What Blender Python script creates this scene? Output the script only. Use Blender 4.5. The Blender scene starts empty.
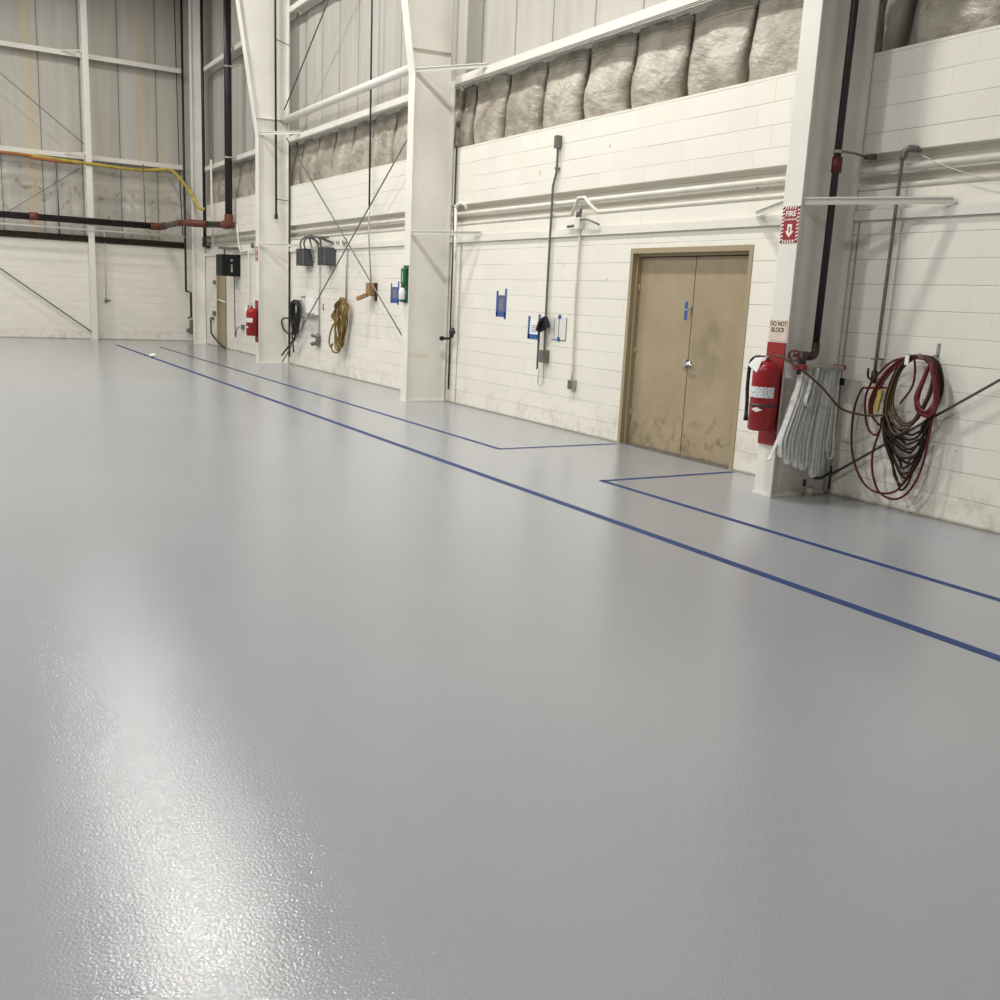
import bpy, bmesh, math, random
from mathutils import Vector, Matrix, noise
random.seed(7)
C = bpy.context.scene.collection
V = Vector
D, B, HB = 6.9185, 28.74, 3.682        # right wall plane x, back wall plane y, block wall height
PI = math.pi

# ------------------------------------------------------------------ camera
yaw, pit, rol, foc = 0.5443, -0.2019, 0.0487, 969.8
F = V((math.sin(yaw)*math.cos(pit), math.cos(yaw)*math.cos(pit), math.sin(pit)))
r0 = V((math.cos(yaw), -math.sin(yaw), 0)); u0 = r0.cross(F)
c_, s_ = math.cos(rol), math.sin(rol)
Rv = r0*c_ + u0*s_; Uv = -r0*s_ + u0*c_
cam = bpy.data.cameras.new('camera'); co = bpy.data.objects.new('camera', cam); C.objects.link(co)
co.matrix_world = Matrix(((Rv.x, Uv.x, -F.x, 0), (Rv.y, Uv.y, -F.y, 0), (Rv.z, Uv.z, -F.z, 1.54), (0, 0, 0, 1)))
cam.sensor_width = 36; cam.lens = 36*foc/1000; cam.clip_start = .05; cam.clip_end = 200
bpy.context.scene.camera = co

# ------------------------------------------------------------------ world, lamps, exposure
w = bpy.data.worlds.new('hall_ambience'); bpy.context.scene.world = w; w.use_nodes = True
bg = w.node_tree.nodes['Background']; bg.inputs[0].default_value = (1.0, .985, .95, 1); bg.inputs[1].default_value = .225
def lamp(x, y, z=9.15, power=270, size=.55):
    l = bpy.data.lights.new('high_bay_lamp', 'AREA'); l.shape = 'DISK'; l.size = size; l.energy = power
    l.color = (1.0, .975, .925); l.spread = PI
    o = bpy.data.objects.new('high_bay_lamp', l); C.objects.link(o); o.location = (x, y, z)
for x, y in ((3.4, 8.2), (-3.6, 8.2), (-3.6, 16.0), (-3.6, 23.5), (-11, 8), (-11, 16), (-11, 24)):
    lamp(x, y, power=330)
lamp(3.45, 13.9, power=250); lamp(3.6, 19.3, power=170); lamp(3.8, 25.2, power=85)
lamp(-3.6, 1.0, power=260)
vs = bpy.context.scene.view_settings
vs.view_transform = 'Standard'; vs.look = 'None'; vs.gamma = 1; vs.use_curve_mapping = False; vs.exposure = 0.36

# ------------------------------------------------------------------ materials
def mat(name, col, rough=.6, metal=0., spec=.5, noise_amt=0., nscale=3., bump=0., bscale=40.):
    m = bpy.data.materials.new(name); m.use_nodes = True; nt = m.node_tree; p = nt.nodes['Principled BSDF']
    p.inputs['Roughness'].default_value = rough; p.inputs['Metallic'].default_value = metal
    p.inputs['Specular IOR Level'].default_value = spec
    p.inputs['Base Color'].default_value = (*col, 1)
    if noise_amt or bump:
        g = nt.nodes.new('ShaderNodeNewGeometry')
    if noise_amt:
        n = nt.nodes.new('ShaderNodeTexNoise'); n.inputs['Scale'].default_value = nscale; n.inputs['Detail'].default_value = 5
        nt.links.new(g.outputs['Position'], n.inputs['Vector'])
        r = nt.nodes.new('ShaderNodeValToRGB'); r.color_ramp.elements[0].position = .3; r.color_ramp.elements[1].position = .7
        r.color_ramp.elements[0].color = (*[c*(1-noise_amt) for c in col], 1); r.color_ramp.elements[1].color = (*[min(1, c*(1+noise_amt*.5)) for c in col], 1)
        nt.links.new(n.outputs['Fac'], r.inputs[0]); nt.links.new(r.outputs[0], p.inputs['Base Color'])
    if bump:
        n2 = nt.nodes.new('ShaderNodeTexNoise'); n2.inputs['Scale'].default_value = bscale; n2.inputs['Detail'].default_value = 3
        nt.links.new(g.outputs['Position'], n2.inputs['Vector'])
        b = nt.nodes.new('ShaderNodeBump'); b.inputs['Strength'].default_value = bump; b.inputs['Distance'].default_value = .01
        nt.links.new(n2.outputs['Fac'], b.inputs['Height']); nt.links.new(b.outputs[0], p.inputs['Normal'])
    return m
class NT:                                   # small node helper
    def __init__(s, name):
        s.m = bpy.data.materials.new(name); s.m.use_nodes = True; s.t = s.m.node_tree; s.p = s.t.nodes['Principled BSDF']
        g = s.t.nodes.new('ShaderNodeNewGeometry'); s.pos = g.outputs['Position']
        sp = s.t.nodes.new('ShaderNodeSeparateXYZ'); s.t.links.new(s.pos, sp.inputs[0]); s.x, s.y, s.z = sp.outputs
    def _in(s, sock, v):
        if isinstance(v, (int, float)): sock.default_value = v
        elif isinstance(v, tuple): sock.default_value = v if len(v) == 4 or sock.type == 'VECTOR' else (*v, 1)
        else: s.t.links.new(v, sock)
    def math(s, op, a, b=0., c=0.):
        n = s.t.nodes.new('ShaderNodeMath'); n.operation = op
        for i, v in enumerate((a, b, c)): s._in(n.inputs[i], v)
        return n.outputs[0]
    def comb(s, a, b, c=0.):
        n = s.t.nodes.new('ShaderNodeCombineXYZ')
        for i, v in enumerate((a, b, c)): s._in(n.inputs[i], v)
        return n.outputs[0]
    def noise(s, vec, scale, detail=4, rough=.55):
        n = s.t.nodes.new('ShaderNodeTexNoise'); s._in(n.inputs['Vector'], vec); n.inputs['Scale'].default_value = scale
        n.inputs['Detail'].default_value = detail; n.inputs['Roughness'].default_value = rough; return n.outputs['Fac']
    def ramp(s, v, a, b):                   # smooth 0..1 between a and b
        n = s.t.nodes.new('ShaderNodeMapRange'); n.interpolation_type = 'SMOOTHSTEP'
        s._in(n.inputs['Value'], v); n.inputs['From Min'].default_value = a; n.inputs['From Max'].default_value = b; return n.outputs[0]
    def mix(s, f, a, b):
        n = s.t.nodes.new('ShaderNodeMix'); n.data_type = 'RGBA'; s._in(n.inputs['Factor'], f); s._in(n.inputs[6], a); s._in(n.inputs[7], b); return n.outputs[2]
    def bump(s, h, strength, dist=.01):
        n = s.t.nodes.new('ShaderNodeBump'); n.inputs['Strength'].default_value = strength; n.inputs['Distance'].default_value = dist
        s._in(n.inputs['Height'], h); s.t.links.new(n.outputs[0], s.p.inputs['Normal'])

def block_mat(name, axis, joint_dark=.8):
    n = NT(name); h = n.y if axis == 'y' else n.x
    br = n.t.nodes.new('ShaderNodeTexBrick'); n._in(br.inputs['Vector'], n.comb(h, n.z))
    for k, v in (('Scale', 1), ('Mortar Size', .0035), ('Mortar Smooth', .6), ('Brick Width', .406), ('Row Height', .203), ('Bias', 0)): br.inputs[k].default_value = v
    br.inputs['Color1'].default_value = (.80, .77, .69, 1); br.inputs['Color2'].default_value = (.835, .805, .73, 1); br.inputs['Mortar'].default_value = (.8, .775, .71, 1)
    # bed joints show more than head joints
    fr = n.math('FRACT', n.math('DIVIDE', n.z, .203)); bed = n.math('SUBTRACT', 1., n.ramp(n.math('ABSOLUTE', n.math('SUBTRACT', fr, .0)), 0., .035))
    bed2 = n.ramp(fr, .975, 1.0); bed = n.math('MAXIMUM', bed, bed2)
    mask = n.ramp(n.noise(n.comb(n.math('MULTIPLY', h, .6), n.math('MULTIPLY', n.z, 3.)), 1.6, 3), .38, .62)
    head = n.math('MULTIPLY', br.outputs['Fac'], n.math('MULTIPLY', n.ramp(n.noise(n.pos, 1.1, 2), .5, .66), .6))
    jf = n.math('MAXIMUM', n.math('MULTIPLY', bed, n.math('ADD', n.math('MULTIPLY', mask, .75), .25)), head)
    col = n.mix(n.math('MULTIPLY', jf, joint_dark), br.outputs['Color'], (.33, .29, .22))
    blot = n.ramp(n.noise(n.pos, .8, 5), .35, .75)
    col = n.mix(n.math('MULTIPLY', blot, .22), col, (.70, .69, .62))
    # scuffs and dirt along the floor
    low = n.math('SUBTRACT', 1., n.ramp(n.z, .0, .55)); dn = n.ramp(n.noise(n.pos, 5., 6, .7), .45, .75)
    col = n.mix(n.math('MULTIPLY', n.math('MULTIPLY', low, dn), .6), col, (.42, .36, .26))
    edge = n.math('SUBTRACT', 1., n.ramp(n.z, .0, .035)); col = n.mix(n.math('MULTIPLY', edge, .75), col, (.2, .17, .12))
    spots = n.ramp(n.noise(n.pos, 9., 2), .735, .76); col = n.mix(n.math('MULTIPLY', spots, .5), col, (.3, .26, .2))
    n._in(n.p.inputs['Base Color'], col); n.p.inputs['Roughness'].default_value = .55; n.p.inputs['Specular IOR Level'].default_value = .35
    hgt = n.math('ADD', n.math('MULTIPLY', n.math('MAXIMUM', br.outputs['Fac'], bed), -1.), n.math('MULTIPLY', n.noise(n.pos, 45., 4), .35))
    n.bump(hgt, .35, .006); return n.m
M_block = block_mat('painted_block_right', 'y'); M_blockb = block_mat('painted_block_back', 'x', .6)

def panel_mat(name, axis, off, pitch, base=(.56, .545, .50), stain=0.):
    n = NT(name); h = n.y if axis == 'y' else n.x
    fr = n.math('FRACT', n.math('DIVIDE', n.math('SUBTRACT', h, off), pitch))
    d = n.math('MINIMUM', fr, n.math('SUBTRACT', 1., fr))
    seam = n.math('SUBTRACT', 1., n.ramp(d, .006, .02))
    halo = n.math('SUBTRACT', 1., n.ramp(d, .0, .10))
    streak = n.noise(n.comb(n.math('MULTIPLY', h, 5.), n.math('MULTIPLY', n.z, .35)), 1., 4)
    col = n.mix(n.ramp(streak, .35, .7), base, tuple(c*.88 for c in base))
    blot = n.ramp(n.noise(n.pos, 1.3, 6, .6), .45, .7); col = n.mix(n.math('MULTIPLY', blot, .35), col, (.47, .44, .38))
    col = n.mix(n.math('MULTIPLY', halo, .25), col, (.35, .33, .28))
    if stain:
        s1 = n.ramp(n.noise(n.comb(n.math('MULTIPLY', h, 2.2), n.math('MULTIPLY', n.z, .12)), 1., 3), .6, .72)
        col = n.mix(n.math('MULTIPLY', s1, .45*stain), col, (.55, .43, .27))
        for cx, wd, am in ((2.86, .17, .8), (3.02, .04, .6), (5.62, .16, .5), (6.1, .13, .4), (4.75, .10, .25)):
            s2 = n.math('SUBTRACT', 1., n.ramp(n.math('ABSOLUTE', n.math('SUBTRACT', n.math('ADD', h, n.math('MULTIPLY', n.noise(n.pos, 2., 2), .15)), cx+.07)), 0., wd))
            col = n.mix(n.math('MULTIPLY', s2, am*stain), col, (.60, .48, .32))
        lowz = n.math('SUBTRACT', 1., n.ramp(n.z, 4.2, 4.7)); sp = n.ramp(n.noise(n.pos, 3.0, 5, .7), .56, .64)
        col = n.mix(n.math('MULTIPLY', n.math('MULTIPLY', lowz, sp), .75), col, (.26, .19, .12))
        bl = n.ramp(n.noise(n.pos, 1.7, 3), .55, .75); col = n.mix(n.math('MULTIPLY', n.math('MULTIPLY', lowz, bl), .7), col, (.80, .79, .76))
    col = n.mix(n.math('MULTIPLY', seam, .75), col, (.10, .09, .08))
    n._in(n.p.inputs['Base Color'], col); n.p.inputs['Roughness'].default_value = .5; n.p.inputs['Specular IOR Level'].default_value = .4
    n.bump(n.noise(n.pos, 5., 5), .25, .02); return n.m
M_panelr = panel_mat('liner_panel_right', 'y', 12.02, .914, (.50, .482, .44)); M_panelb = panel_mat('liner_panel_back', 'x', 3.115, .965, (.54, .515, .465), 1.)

def floor_mat():
    n = NT('grey_epoxy_floor')
    big = n.noise(n.pos, .35, 3)
    col = n.mix(n.ramp(big, .3, .7), (.312, .328, .350), (.338, .355, .378))
    sp = n.noise(n.pos, 260., 2); col = n.mix(n.math('MULTIPLY', n.ramp(sp, .5, .62), .22), col, (.24, .25, .26))
    # faint blue marks by the near wall
    bx = n.math('ABSOLUTE', n.math('SUBTRACT', n.x, 6.45)); by = n.math('ABSOLUTE', n.math('SUBTRACT', n.y, 4.35))
    sm = n.math('MULTIPLY', n.math('SUBTRACT', 1., n.ramp(bx, .02, .35)), n.math('SUBTRACT', 1., n.ramp(by, .1, .7)))
    sm = n.math('MULTIPLY', sm, n.ramp(n.noise(n.comb(n.math('MULTIPLY', n.x, 6.), n.y), 2.5, 4), .42, .7))
    col = n.mix(n.math('MULTIPLY', sm, .5), col, (.25, .27, .62))
    n._in(n.p.inputs['Base Color'], col); n._in(n.p.inputs['Roughness'], n.math('ADD', n.math('MULTIPLY', n.noise(n.pos, 1.2, 3), .03), .115))
    n.p.inputs['Specular IOR Level'].default_value = .5; n.p.inputs['IOR'].default_value = 1.5
    h = n.noise(n.pos, 115., 2)
    n.bump(h, .42, .0026); return n.m
M_floor = floor_mat()

M_white = mat('white_enamel_steel', (.78, .755, .69), .42, noise_amt=.07, nscale=2.2)
M_col = mat('column_paint', (.82, .80, .735), .45, noise_amt=.08, nscale=1.6)
M_pipe = mat('white_painted_pipe', (.74, .71, .63), .4, noise_amt=.12, nscale=5)
M_black = mat('black_pipe', (.018, .016, .016), .45, noise_amt=.3, nscale=12)
M_grey = mat('grey_galvanised', (.20, .195, .18), .45, .6, noise_amt=.2, nscale=15)
M_lgrey = mat('pale_galvanised', (.42, .41, .38), .4, .5, noise_amt=.2, nscale=15)
M_dark = mat('dark_grey_enamel', (.03, .037, .04), .45, noise_amt=.2, nscale=9)
M_box = mat('black_enamel', (.008, .009, .009), .5, spec=.25)
M_brown = mat('rusty_brown_pipe', (.04, .022, .016), .6, noise_amt=.4, nscale=9)
M_orange = mat('red_oxide_fitting', (.15, .04, .022), .5, noise_amt=.25, nscale=12)
M_yellow = mat('yellow_hose', (.50, .37, .055), .45, noise_amt=.35, nscale=6)
M_tanhose = mat('tan_hose', (.10, .062, .034), .6, spec=.3, noise_amt=.2, nscale=18)
M_brownhose = mat('ochre_hose', (.20, .125, .022), .5, noise_amt=.3, nscale=14)
M_redhose = mat('dark_red_hose', (.105, .013, .013), .5, spec=.3, noise_amt=.25, nscale=10)
M_darkhose = mat('black_brown_hose', (.026, .013, .010), .6, spec=.25, noise_amt=.3, nscale=14)
M_rubber = mat('black_rubber', (.014, .014, .015), .5)
M_red = mat('extinguisher_red', (.30, .008, .012), .3)
M_redboard = mat('red_board', (.30, .016, .018), .5, noise_amt=.08, nscale=6)
M_paper = mat('white_paper', (.82, .82, .80), .7)
M_signred = mat('sign_red', (.30, .02, .018), .5)
M_signwhite = mat('sign_white', (.85, .82, .78), .5)
M_blue = mat('blue_tape', (.022, .095, .33), .6)
M_floortape = mat('blue_floor_tape', (.008, .034, .15), .6, noise_amt=.15, nscale=9)
M_sheet = mat('printed_blue_sheet', (.10, .13, .27), .6, noise_amt=.35, nscale=70)
M_tan = mat('beige_door_paint', (.36, .295, .185), .42)
M_cream = mat('cream_plate', (.55, .46, .25), .5)
M_chrome = mat('brushed_steel', (.55, .54, .52), .3, .9)
M_hose = mat('white_canvas_hose', (.70, .705, .67), .8, noise_amt=.16, nscale=22, bump=.4, bscale=260)
M_green = mat('green_plastic', (.012, .11, .05), .3)
M_card = mat('tan_cardboard', (.33, .20, .085), .6, noise_amt=.25, nscale=20)
M_ceil = mat('ceiling_liner', (.36, .35, .33), .7)
M_insul = None
def insul():
    n = NT('insulation_facing'); a = n.noise(n.pos, 2.2, 6, .62)
    col = n.mix(n.ramp(a, .36, .66), (.46, .42, .355), (.28, .245, .195))
    st = n.ramp(n.noise(n.pos, 6., 4, .6), .60, .74); col = n.mix(n.math('MULTIPLY', st, .55), col, (.20, .16, .115))
    n._in(n.p.inputs['Base Color'], col); n.p.inputs['Roughness'].default_value = .38
    n.bump(n.math('ADD', n.noise(n.comb(n.x, n.math('ADD', n.y, n.z), n.math('SUBTRACT', n.math('MULTIPLY', n.z, 2.4), n.y)), 4., 4, .55), n.math('MULTIPLY', n.noise(n.pos, 20., 3), .15)), .6, .06); return n.m
M_insul = insul()
def doorpaint():
    n = NT('worn_beige_door'); base = (.385, .31, .205)
    k = n.noise(n.pos, 2.6, 5, .6); col = n.mix(n.ramp(k, .35, .7), base, (.335, .268, .172))
    d = n.math('SQRT', n.math('ADD', n.math('POWER', n.math('SUBTRACT', n.y, 7.55), 2.), n.math('POWER', n.math('MULTIPLY', n.math('SUBTRACT', n.z, 1.2), .8), 2.)))
    sm = n.math('MULTIPLY', n.math('SUBTRACT', 1., n.ramp(d, .05, .48)), n.ramp(n.noise(n.pos, 4., 4), .3, .65))
    col = n.mix(n.math('MULTIPLY', sm, .6), col, (.20, .165, .10))
    low = n.math('MULTIPLY', n.math('SUBTRACT', 1., n.ramp(n.z, .1, .7)), n.ramp(n.noise(n.pos, 8., 6, .7), .47, .68))
    col = n.mix(n.math('MULTIPLY', low, .75), col, (.14, .105, .06))
    n._in(n.p.inputs['Base Color'], col); n.p.inputs['Roughness'].default_value = .38; return n.m
M_leaf = doorpaint()
def labelmat():
    n = NT('printed_label'); k = n.ramp(n.noise(n.pos, 65., 2), .56, .62)
    g = n.mix(k, (.74, .76, .76), (.12, .2, .25)); n._in(n.p.inputs['Base Color'], g); n.p.inputs['Roughness'].default_value = .4; return n.m
M_label = labelmat()

# ------------------------------------------------------------------ geometry helpers
class MB:
    def __init__(s): s.b = bmesh.new(); s.sm = []
    def box(s, x0, x1, y0, y1, z0, z1):
        x0, x1 = sorted((x0, x1)); y0, y1 = sorted((y0, y1)); z0, z1 = sorted((z0, z1))
        v = [s.b.verts.new((x, y, z)) for x in (x0, x1) for y in (y0, y1) for z in (z0, z1)]
        for f in ((0, 1, 3, 2), (4, 6, 7, 5), (0, 4, 5, 1), (2, 3, 7, 6), (0, 2, 6, 4), (1, 5, 7, 3)): s.b.faces.new([v[i] for i in f])
        return s
    def bar(s, p, q, a, b, up=(0, 0, 1)):   # rectangular bar from p to q, a wide, b tall
        p, q = V(p), V(q); d = (q-p).normalized(); u = V(up)
        sd = d.cross(u)
        if sd.length < 1e-4: sd = d.cross(V((1, 0, 0)))
        sd.normalize(); u = sd.cross(d).normalized(); vs_ = []
        for e in (p, q):
            for i, j in ((-1, -1), (1, -1), (1, 1), (-1, 1)): vs_.append(s.b.verts.new(e+sd*a/2*i+u*b/2*j))
        for f in ((3, 2, 1, 0), (4, 5, 6, 7), (0, 1, 5, 4), (1, 2, 6, 5), (2, 3, 7, 6), (3, 0, 4, 7)): s.b.faces.new([vs_[i] for i in f])
        return s
    def tube(s, pts, r, n=10, smooth=0, closed=False):
        P = [V(p) for p in pts]
        if smooth:
            n0 = len(P); P = catmull(P, smooth, closed)
            if isinstance(r, (list, tuple)): r = [r[min(int(i/smooth), n0-2)]*(1-(i/smooth-min(int(i/smooth), n0-2)))+r[min(int(i/smooth), n0-2)+1]*(i/smooth-min(int(i/smooth), n0-2)) for i in range(len(P))]
        N = len(P); rings = []; T = []
        for i in range(N):
            a = P[(i-1) % N] if closed or i > 0 else P[0]; b = P[(i+1) % N] if closed or i < N-1 else P[-1]
            t = (b-a); T.append(t.normalized() if t.length > 1e-9 else V((0, 0, 1)))
        ref = V((0, 0, 1)) if abs(T[0].z) < .9 else V((1, 0, 0)); u = T[0].cross(ref).normalized()
        for i in range(N):
            u = (u - T[i]*u.dot(T[i])); u = u.normalized() if u.length > 1e-6 else T[i].orthogonal().normalized()
            v = T[i].cross(u); rr = r[i] if isinstance(r, (list, tuple)) else r
            rings.append([s.b.verts.new(P[i]+(u*math.cos(2*PI*k/n)+v*math.sin(2*PI*k/n))*rr) for k in range(n)])
        for i in range(N if closed else N-1):
            A, Bq = rings[i], rings[(i+1) % N]
            for k in range(n):
                f = s.b.faces.new((A[k], A[(k+1) % n], Bq[(k+1) % n], Bq[k])); f.smooth = True
        if not closed: s.b.faces.new(rings[0][::-1]); s.b.faces.new(rings[-1])
        return s
    def lathe(s, c, prof, axis='z', n=28):  # prof: (radius, height) list
        c = V(c); ax = {'x': V((1, 0, 0)), 'y': V((0, 1, 0)), 'z': V((0, 0, 1))}[axis]; u = ax.orthogonal().normalized(); v = ax.cross(u); R_ = []
        for r, h in prof: R_.append([s.b.verts.new(c+ax*h+(u*math.cos(2*PI*k/n)+v*math.sin(2*PI*k/n))*max(r, 1e-4)) for k in range(n)])
        for a, b in zip(R_, R_[1:]):
            for k in range(n):
                f = s.b.faces.new((a[k], a[(k+1) % n], b[(k+1) % n], b[k])); f.smooth = True
        s.b.faces.new(R_[0][::-1]); s.b.faces.new(R_[-1]); return s
    def prism(s, poly, axis, a0, a1):       # poly in the two other axes (in xyz order)
        def mk(p, a): l = list(p); l.insert('xyz'.index(axis), a); return s.b.verts.new(l)
        A = [mk(p, a0) for p in poly]; Q = [mk(p, a1) for p in poly]; n = len(poly)
        s.b.faces.new(A[::-1]); s.b.faces.new(Q)
        for k in range(n): s.b.faces.new((A[k], A[(k+1) % n], Q[(k+1) % n], Q[k]))
        return s
def catmull(P, k, closed=False):
    n = len(P); out = []
    for i in range(n if closed else n-1):
        if closed: a, b, c, d = (P[(i+j) % n] for j in (-1, 0, 1, 2))
        else: a, b, c, d = P[max(i-1, 0)], P[i], P[i+1], P[min(i+2, n-1)]
        for q in range(k):
            t = q/k; out.append(.5*((2*b)+(c-a)*t+(2*a-5*b+4*c-d)*t*t+(3*b-a-3*c+d)*t**3))
    if not closed: out.append(P[-1])
    return out
WL = {}
def obj(name, mb, m, parent=None, label=None, bevel=0):
    b = mb.b if isinstance(mb, MB) else mb
    bmesh.ops.recalc_face_normals(b, faces=b.faces)
    lo = V([min(v.co[i] for v in b.verts) for i in range(3)]); hi = V([max(v.co[i] for v in b.verts) for i in range(3)])
    org = V(((lo.x+hi.x)/2, (lo.y+hi.y)/2, lo.z))
    for v in b.verts: v.co -= org
    me = bpy.data.meshes.new(name); b.to_mesh(me); b.free(); me.materials.append(m)
    o = bpy.data.objects.new(name, me); C.objects.link(o)
    if parent: o.parent = parent; o.location = org - WL[parent.name]
    else: o.location = org
    WL[o.name] = org
    if label: o['label'] = label
    if bevel:
        md = o.modifiers.new('bevel', 'BEVEL'); md.width = bevel; md.segments = 2; md.limit_method = 'ANGLE'
    return o
def thing(name, label, cat, loc, group=None):
    o = bpy.data.objects.new(name, None); C.objects.link(o); o.empty_display_size = .1; o.location = loc; WL[o.name] = V(loc)
    o['label'] = label; o['category'] = cat
    if group: o['group'] = group
    return o
def tag(o, label, cat, group=None, kind=None):
    o['label'] = label; o['category'] = cat
    if group: o['group'] = group
    if kind: o['kind'] = kind
    return o
def struct(name, mb, m, parent=None):
    o = obj(name, mb, m, parent)
    if not parent: o['kind'] = 'structure'
    return o
def text_mesh(name, txt, size, loc, m, parent, bold=.0, depth=.0008, xs=1., label=None):   # lettering that faces the room (-x)
    cu = bpy.data.curves.new(name, 'FONT'); cu.body = txt; cu.size = size; cu.extrude = depth; cu.offset = bold; cu.align_x = 'CENTER'; cu.align_y = 'CENTER'; cu.space_line = .95
    t = bpy.data.objects.new(name+'_src', cu); C.objects.link(t); dg = bpy.context.evaluated_depsgraph_get()
    me = bpy.data.meshes.new_from_object(t.evaluated_get(dg)); bpy.data.objects.remove(t)
    Mx = Matrix(((0, 0, -1, 0), (-xs, 0, 0, 0), (0, 1, 0, 0), (0, 0, 0, 1)))
    me.transform(Mx); me.name = name; me.materials.clear(); me.materials.append(m)
    o = bpy.data.objects.new(name, me); C.objects.link(o); o.parent = parent; o.location = V(loc)-WL[parent.name]
    if label: o['label'] = label
    return o
YS = lambda pts, x: [(x, y, z) for y, z in pts]

# ------------------------------------------------------------------ the setting
struct('floor', MB().box(-18, D+.3, -8, B+.3, -.2, 0), M_floor)
struct('ceiling', MB().box(-18, D+.4, -8, B+.4, 9.6, 9.8), M_ceil)
DY0, DY1, DZ = 6.985, 8.865, 2.185          # door opening
EY0, EY1, EZ = 25.45, 26.42, 2.1
X1 = D+.3
b = MB()
for y0, y1 in ((-8, DY0), (DY1, EY0), (EY1, B)): b.box(D, X1, y0, y1, 0, DZ)
b.box(D, X1, EY0, EY1, EZ, DZ)
b.box(D, X1, -8, B, DZ, 2.585)
b.box(D+.12, X1, -8, B, 2.585, 2.885)
b.box(D, X1, -8, B, 2.885, HB)
struct('wall_right', b, M_block)
struct('wall_back', MB().box(-18, D+.3, B, B+.3, 0, 2.555), M_blockb)
# pillowed liner panels above the block
def pillow(mb, axis, a0, a1, off, pitch, z0, z1, plane, depth):
    k0 = math.floor((a0-off)/pitch); k1 = math.ceil((a1-off)/pitch); B_ = mb.b; prev = None
    for k in range(k0, k1):
        for j in range(8 if k < k1-1 else 9):
            t = j/8; a = off+pitch*(k+t); d = depth*(1-(2*t-1)**4)
            pr = []
            for z in (z0, z1):
                pr.append(B_.verts.new((plane-d, a, z) if axis == 'y' else (a, plane-d, z)))
            if prev:
                f = B_.faces.new((prev[0], pr[0], pr[1], prev[1])); f.smooth = True
            prev = pr
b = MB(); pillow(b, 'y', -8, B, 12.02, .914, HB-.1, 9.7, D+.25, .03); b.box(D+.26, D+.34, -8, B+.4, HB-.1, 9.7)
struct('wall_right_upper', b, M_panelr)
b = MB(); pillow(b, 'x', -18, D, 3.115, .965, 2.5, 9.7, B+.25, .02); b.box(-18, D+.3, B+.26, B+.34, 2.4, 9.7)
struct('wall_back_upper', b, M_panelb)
# control joints next to the columns
for i, y in enumerate((5.775, 12.86)):
    struct('trim_%d' % (i+1), MB().box(D-.004, D+.01, y, y+.018, .0, 2.34), mat('joint_sealant_%d' % i, (.38, .35, .28), .7))

# door_1: beige double door
d1 = bpy.data.objects.new('door_1', None); C.objects.link(d1); d1.location = (D, 7.925, 0); WL['door_1'] = V(d1.location); d1['kind'] = 'structure'
def uframe(w_, h_, xa, xb): return MB().prism([(DY0+.001, 0), (DY0+w_, 0), (DY0+w_, DZ-h_), (DY1-w_, DZ-h_), (DY1-w_, 0), (DY1-.001, 0), (DY1-.001, DZ-.001), (DY0+.001, DZ-.001)], 'x', xa, xb)
fr1 = obj('door_frame', uframe(.05, .055, D-.008, D+.05), M_tan, d1)
obj('door_stop', uframe(.075, .085, D+.05, D+.16), M_tan, d1)
l1 = obj('door_leaf', MB().box(D+.10, D+.145, DY0+.078, 7.886, .012, 2.092), M_leaf, d1, bevel=.003)
l2 = obj('door_leaf', MB().box(D+.10, D+.145, 7.896, DY1-.078, .012, 2.092), M_leaf, d1, bevel=.003)
xl = D+.10
obj('lever_handle', MB().lathe((xl, 7.865, .985), [(.033, 0), (.033, -.012), (.014, -.016), (.014, -.055)], 'x', 18).tube([(xl-.05, 7.865, .985), (xl-.055, 7.80, .983), (xl-.05, 7.76, .98)], .010, 8, 4), M_chrome, l1, 'steel lever handle')
obj('lock_case', MB().box(xl-.022, xl, 7.9, 7.955, .945, 1.03), M_chrome, l2, bevel=.004)
obj('pull_hook', MB().box(xl-.012, xl, 7.9, 7.93, 1.5, 1.58).tube([(xl-.01, 7.915, 1.56), (xl-.045, 7.93, 1.545), (xl-.045, 7.97, 1.54)], .007, 8, 4), M_lgrey, l2)
obj('tape_strip', MB().box(xl-.002, xl+.001, 7.965, 8.01, 1.44, 1.63), M_blue, l2, 'vertical strip of blue tape')
obj('threshold', MB().box(D+.0, D+.16, DY0+.05, DY1-.05, 0, .011), M_grey, d1)
for z in (.35, 1.05, 1.75):
    for y in (DY0+.078, DY1-.078): obj('hinge', MB().tube([(xl-.008, y, z-.05), (xl-.008, y, z+.05)], .009, 8), M_tan, d1)
struct('wall_behind_door', MB().box(D+.2, D+.3, DY0-.1, DY1+.1, 0, DZ+.1), M_box)
# door_2: far door with one leaf closed and a dark gap
d2 = bpy.data.objects.new('door_2', None); C.objects.link(d2); d2.location = (D, 25.93, 0); WL['door_2'] = V(d2.location); d2['kind'] = 'structure'
obj('door_frame', MB().box(D-.005, D+.3, EY1-.05, EY1, 0, EZ).box(D-.005, D+.3, EY0, EY0+.05, 0, EZ).box(D-.005, D+.3, EY0, EY1, EZ-.05, EZ), M_tan, d2)
lf = obj('door_leaf', MB().box(D+.06, D+.105, 25.8, EY1-.05, .01, EZ-.06), M_tan, d2)
obj('push_bar', MB().tube([(D+.02, EY1-.06, 1.23), (D-.01, 25.52, 1.18)], .028, 10), M_white, d2, 'white push bar')
struct('shade_panel_door_2', MB().box(D+.3, D+.4, EY0-.1, EY1+.1, 0, EZ+.1), M_box)  # black panel painted in for the darkness of the unlit room behind

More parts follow.
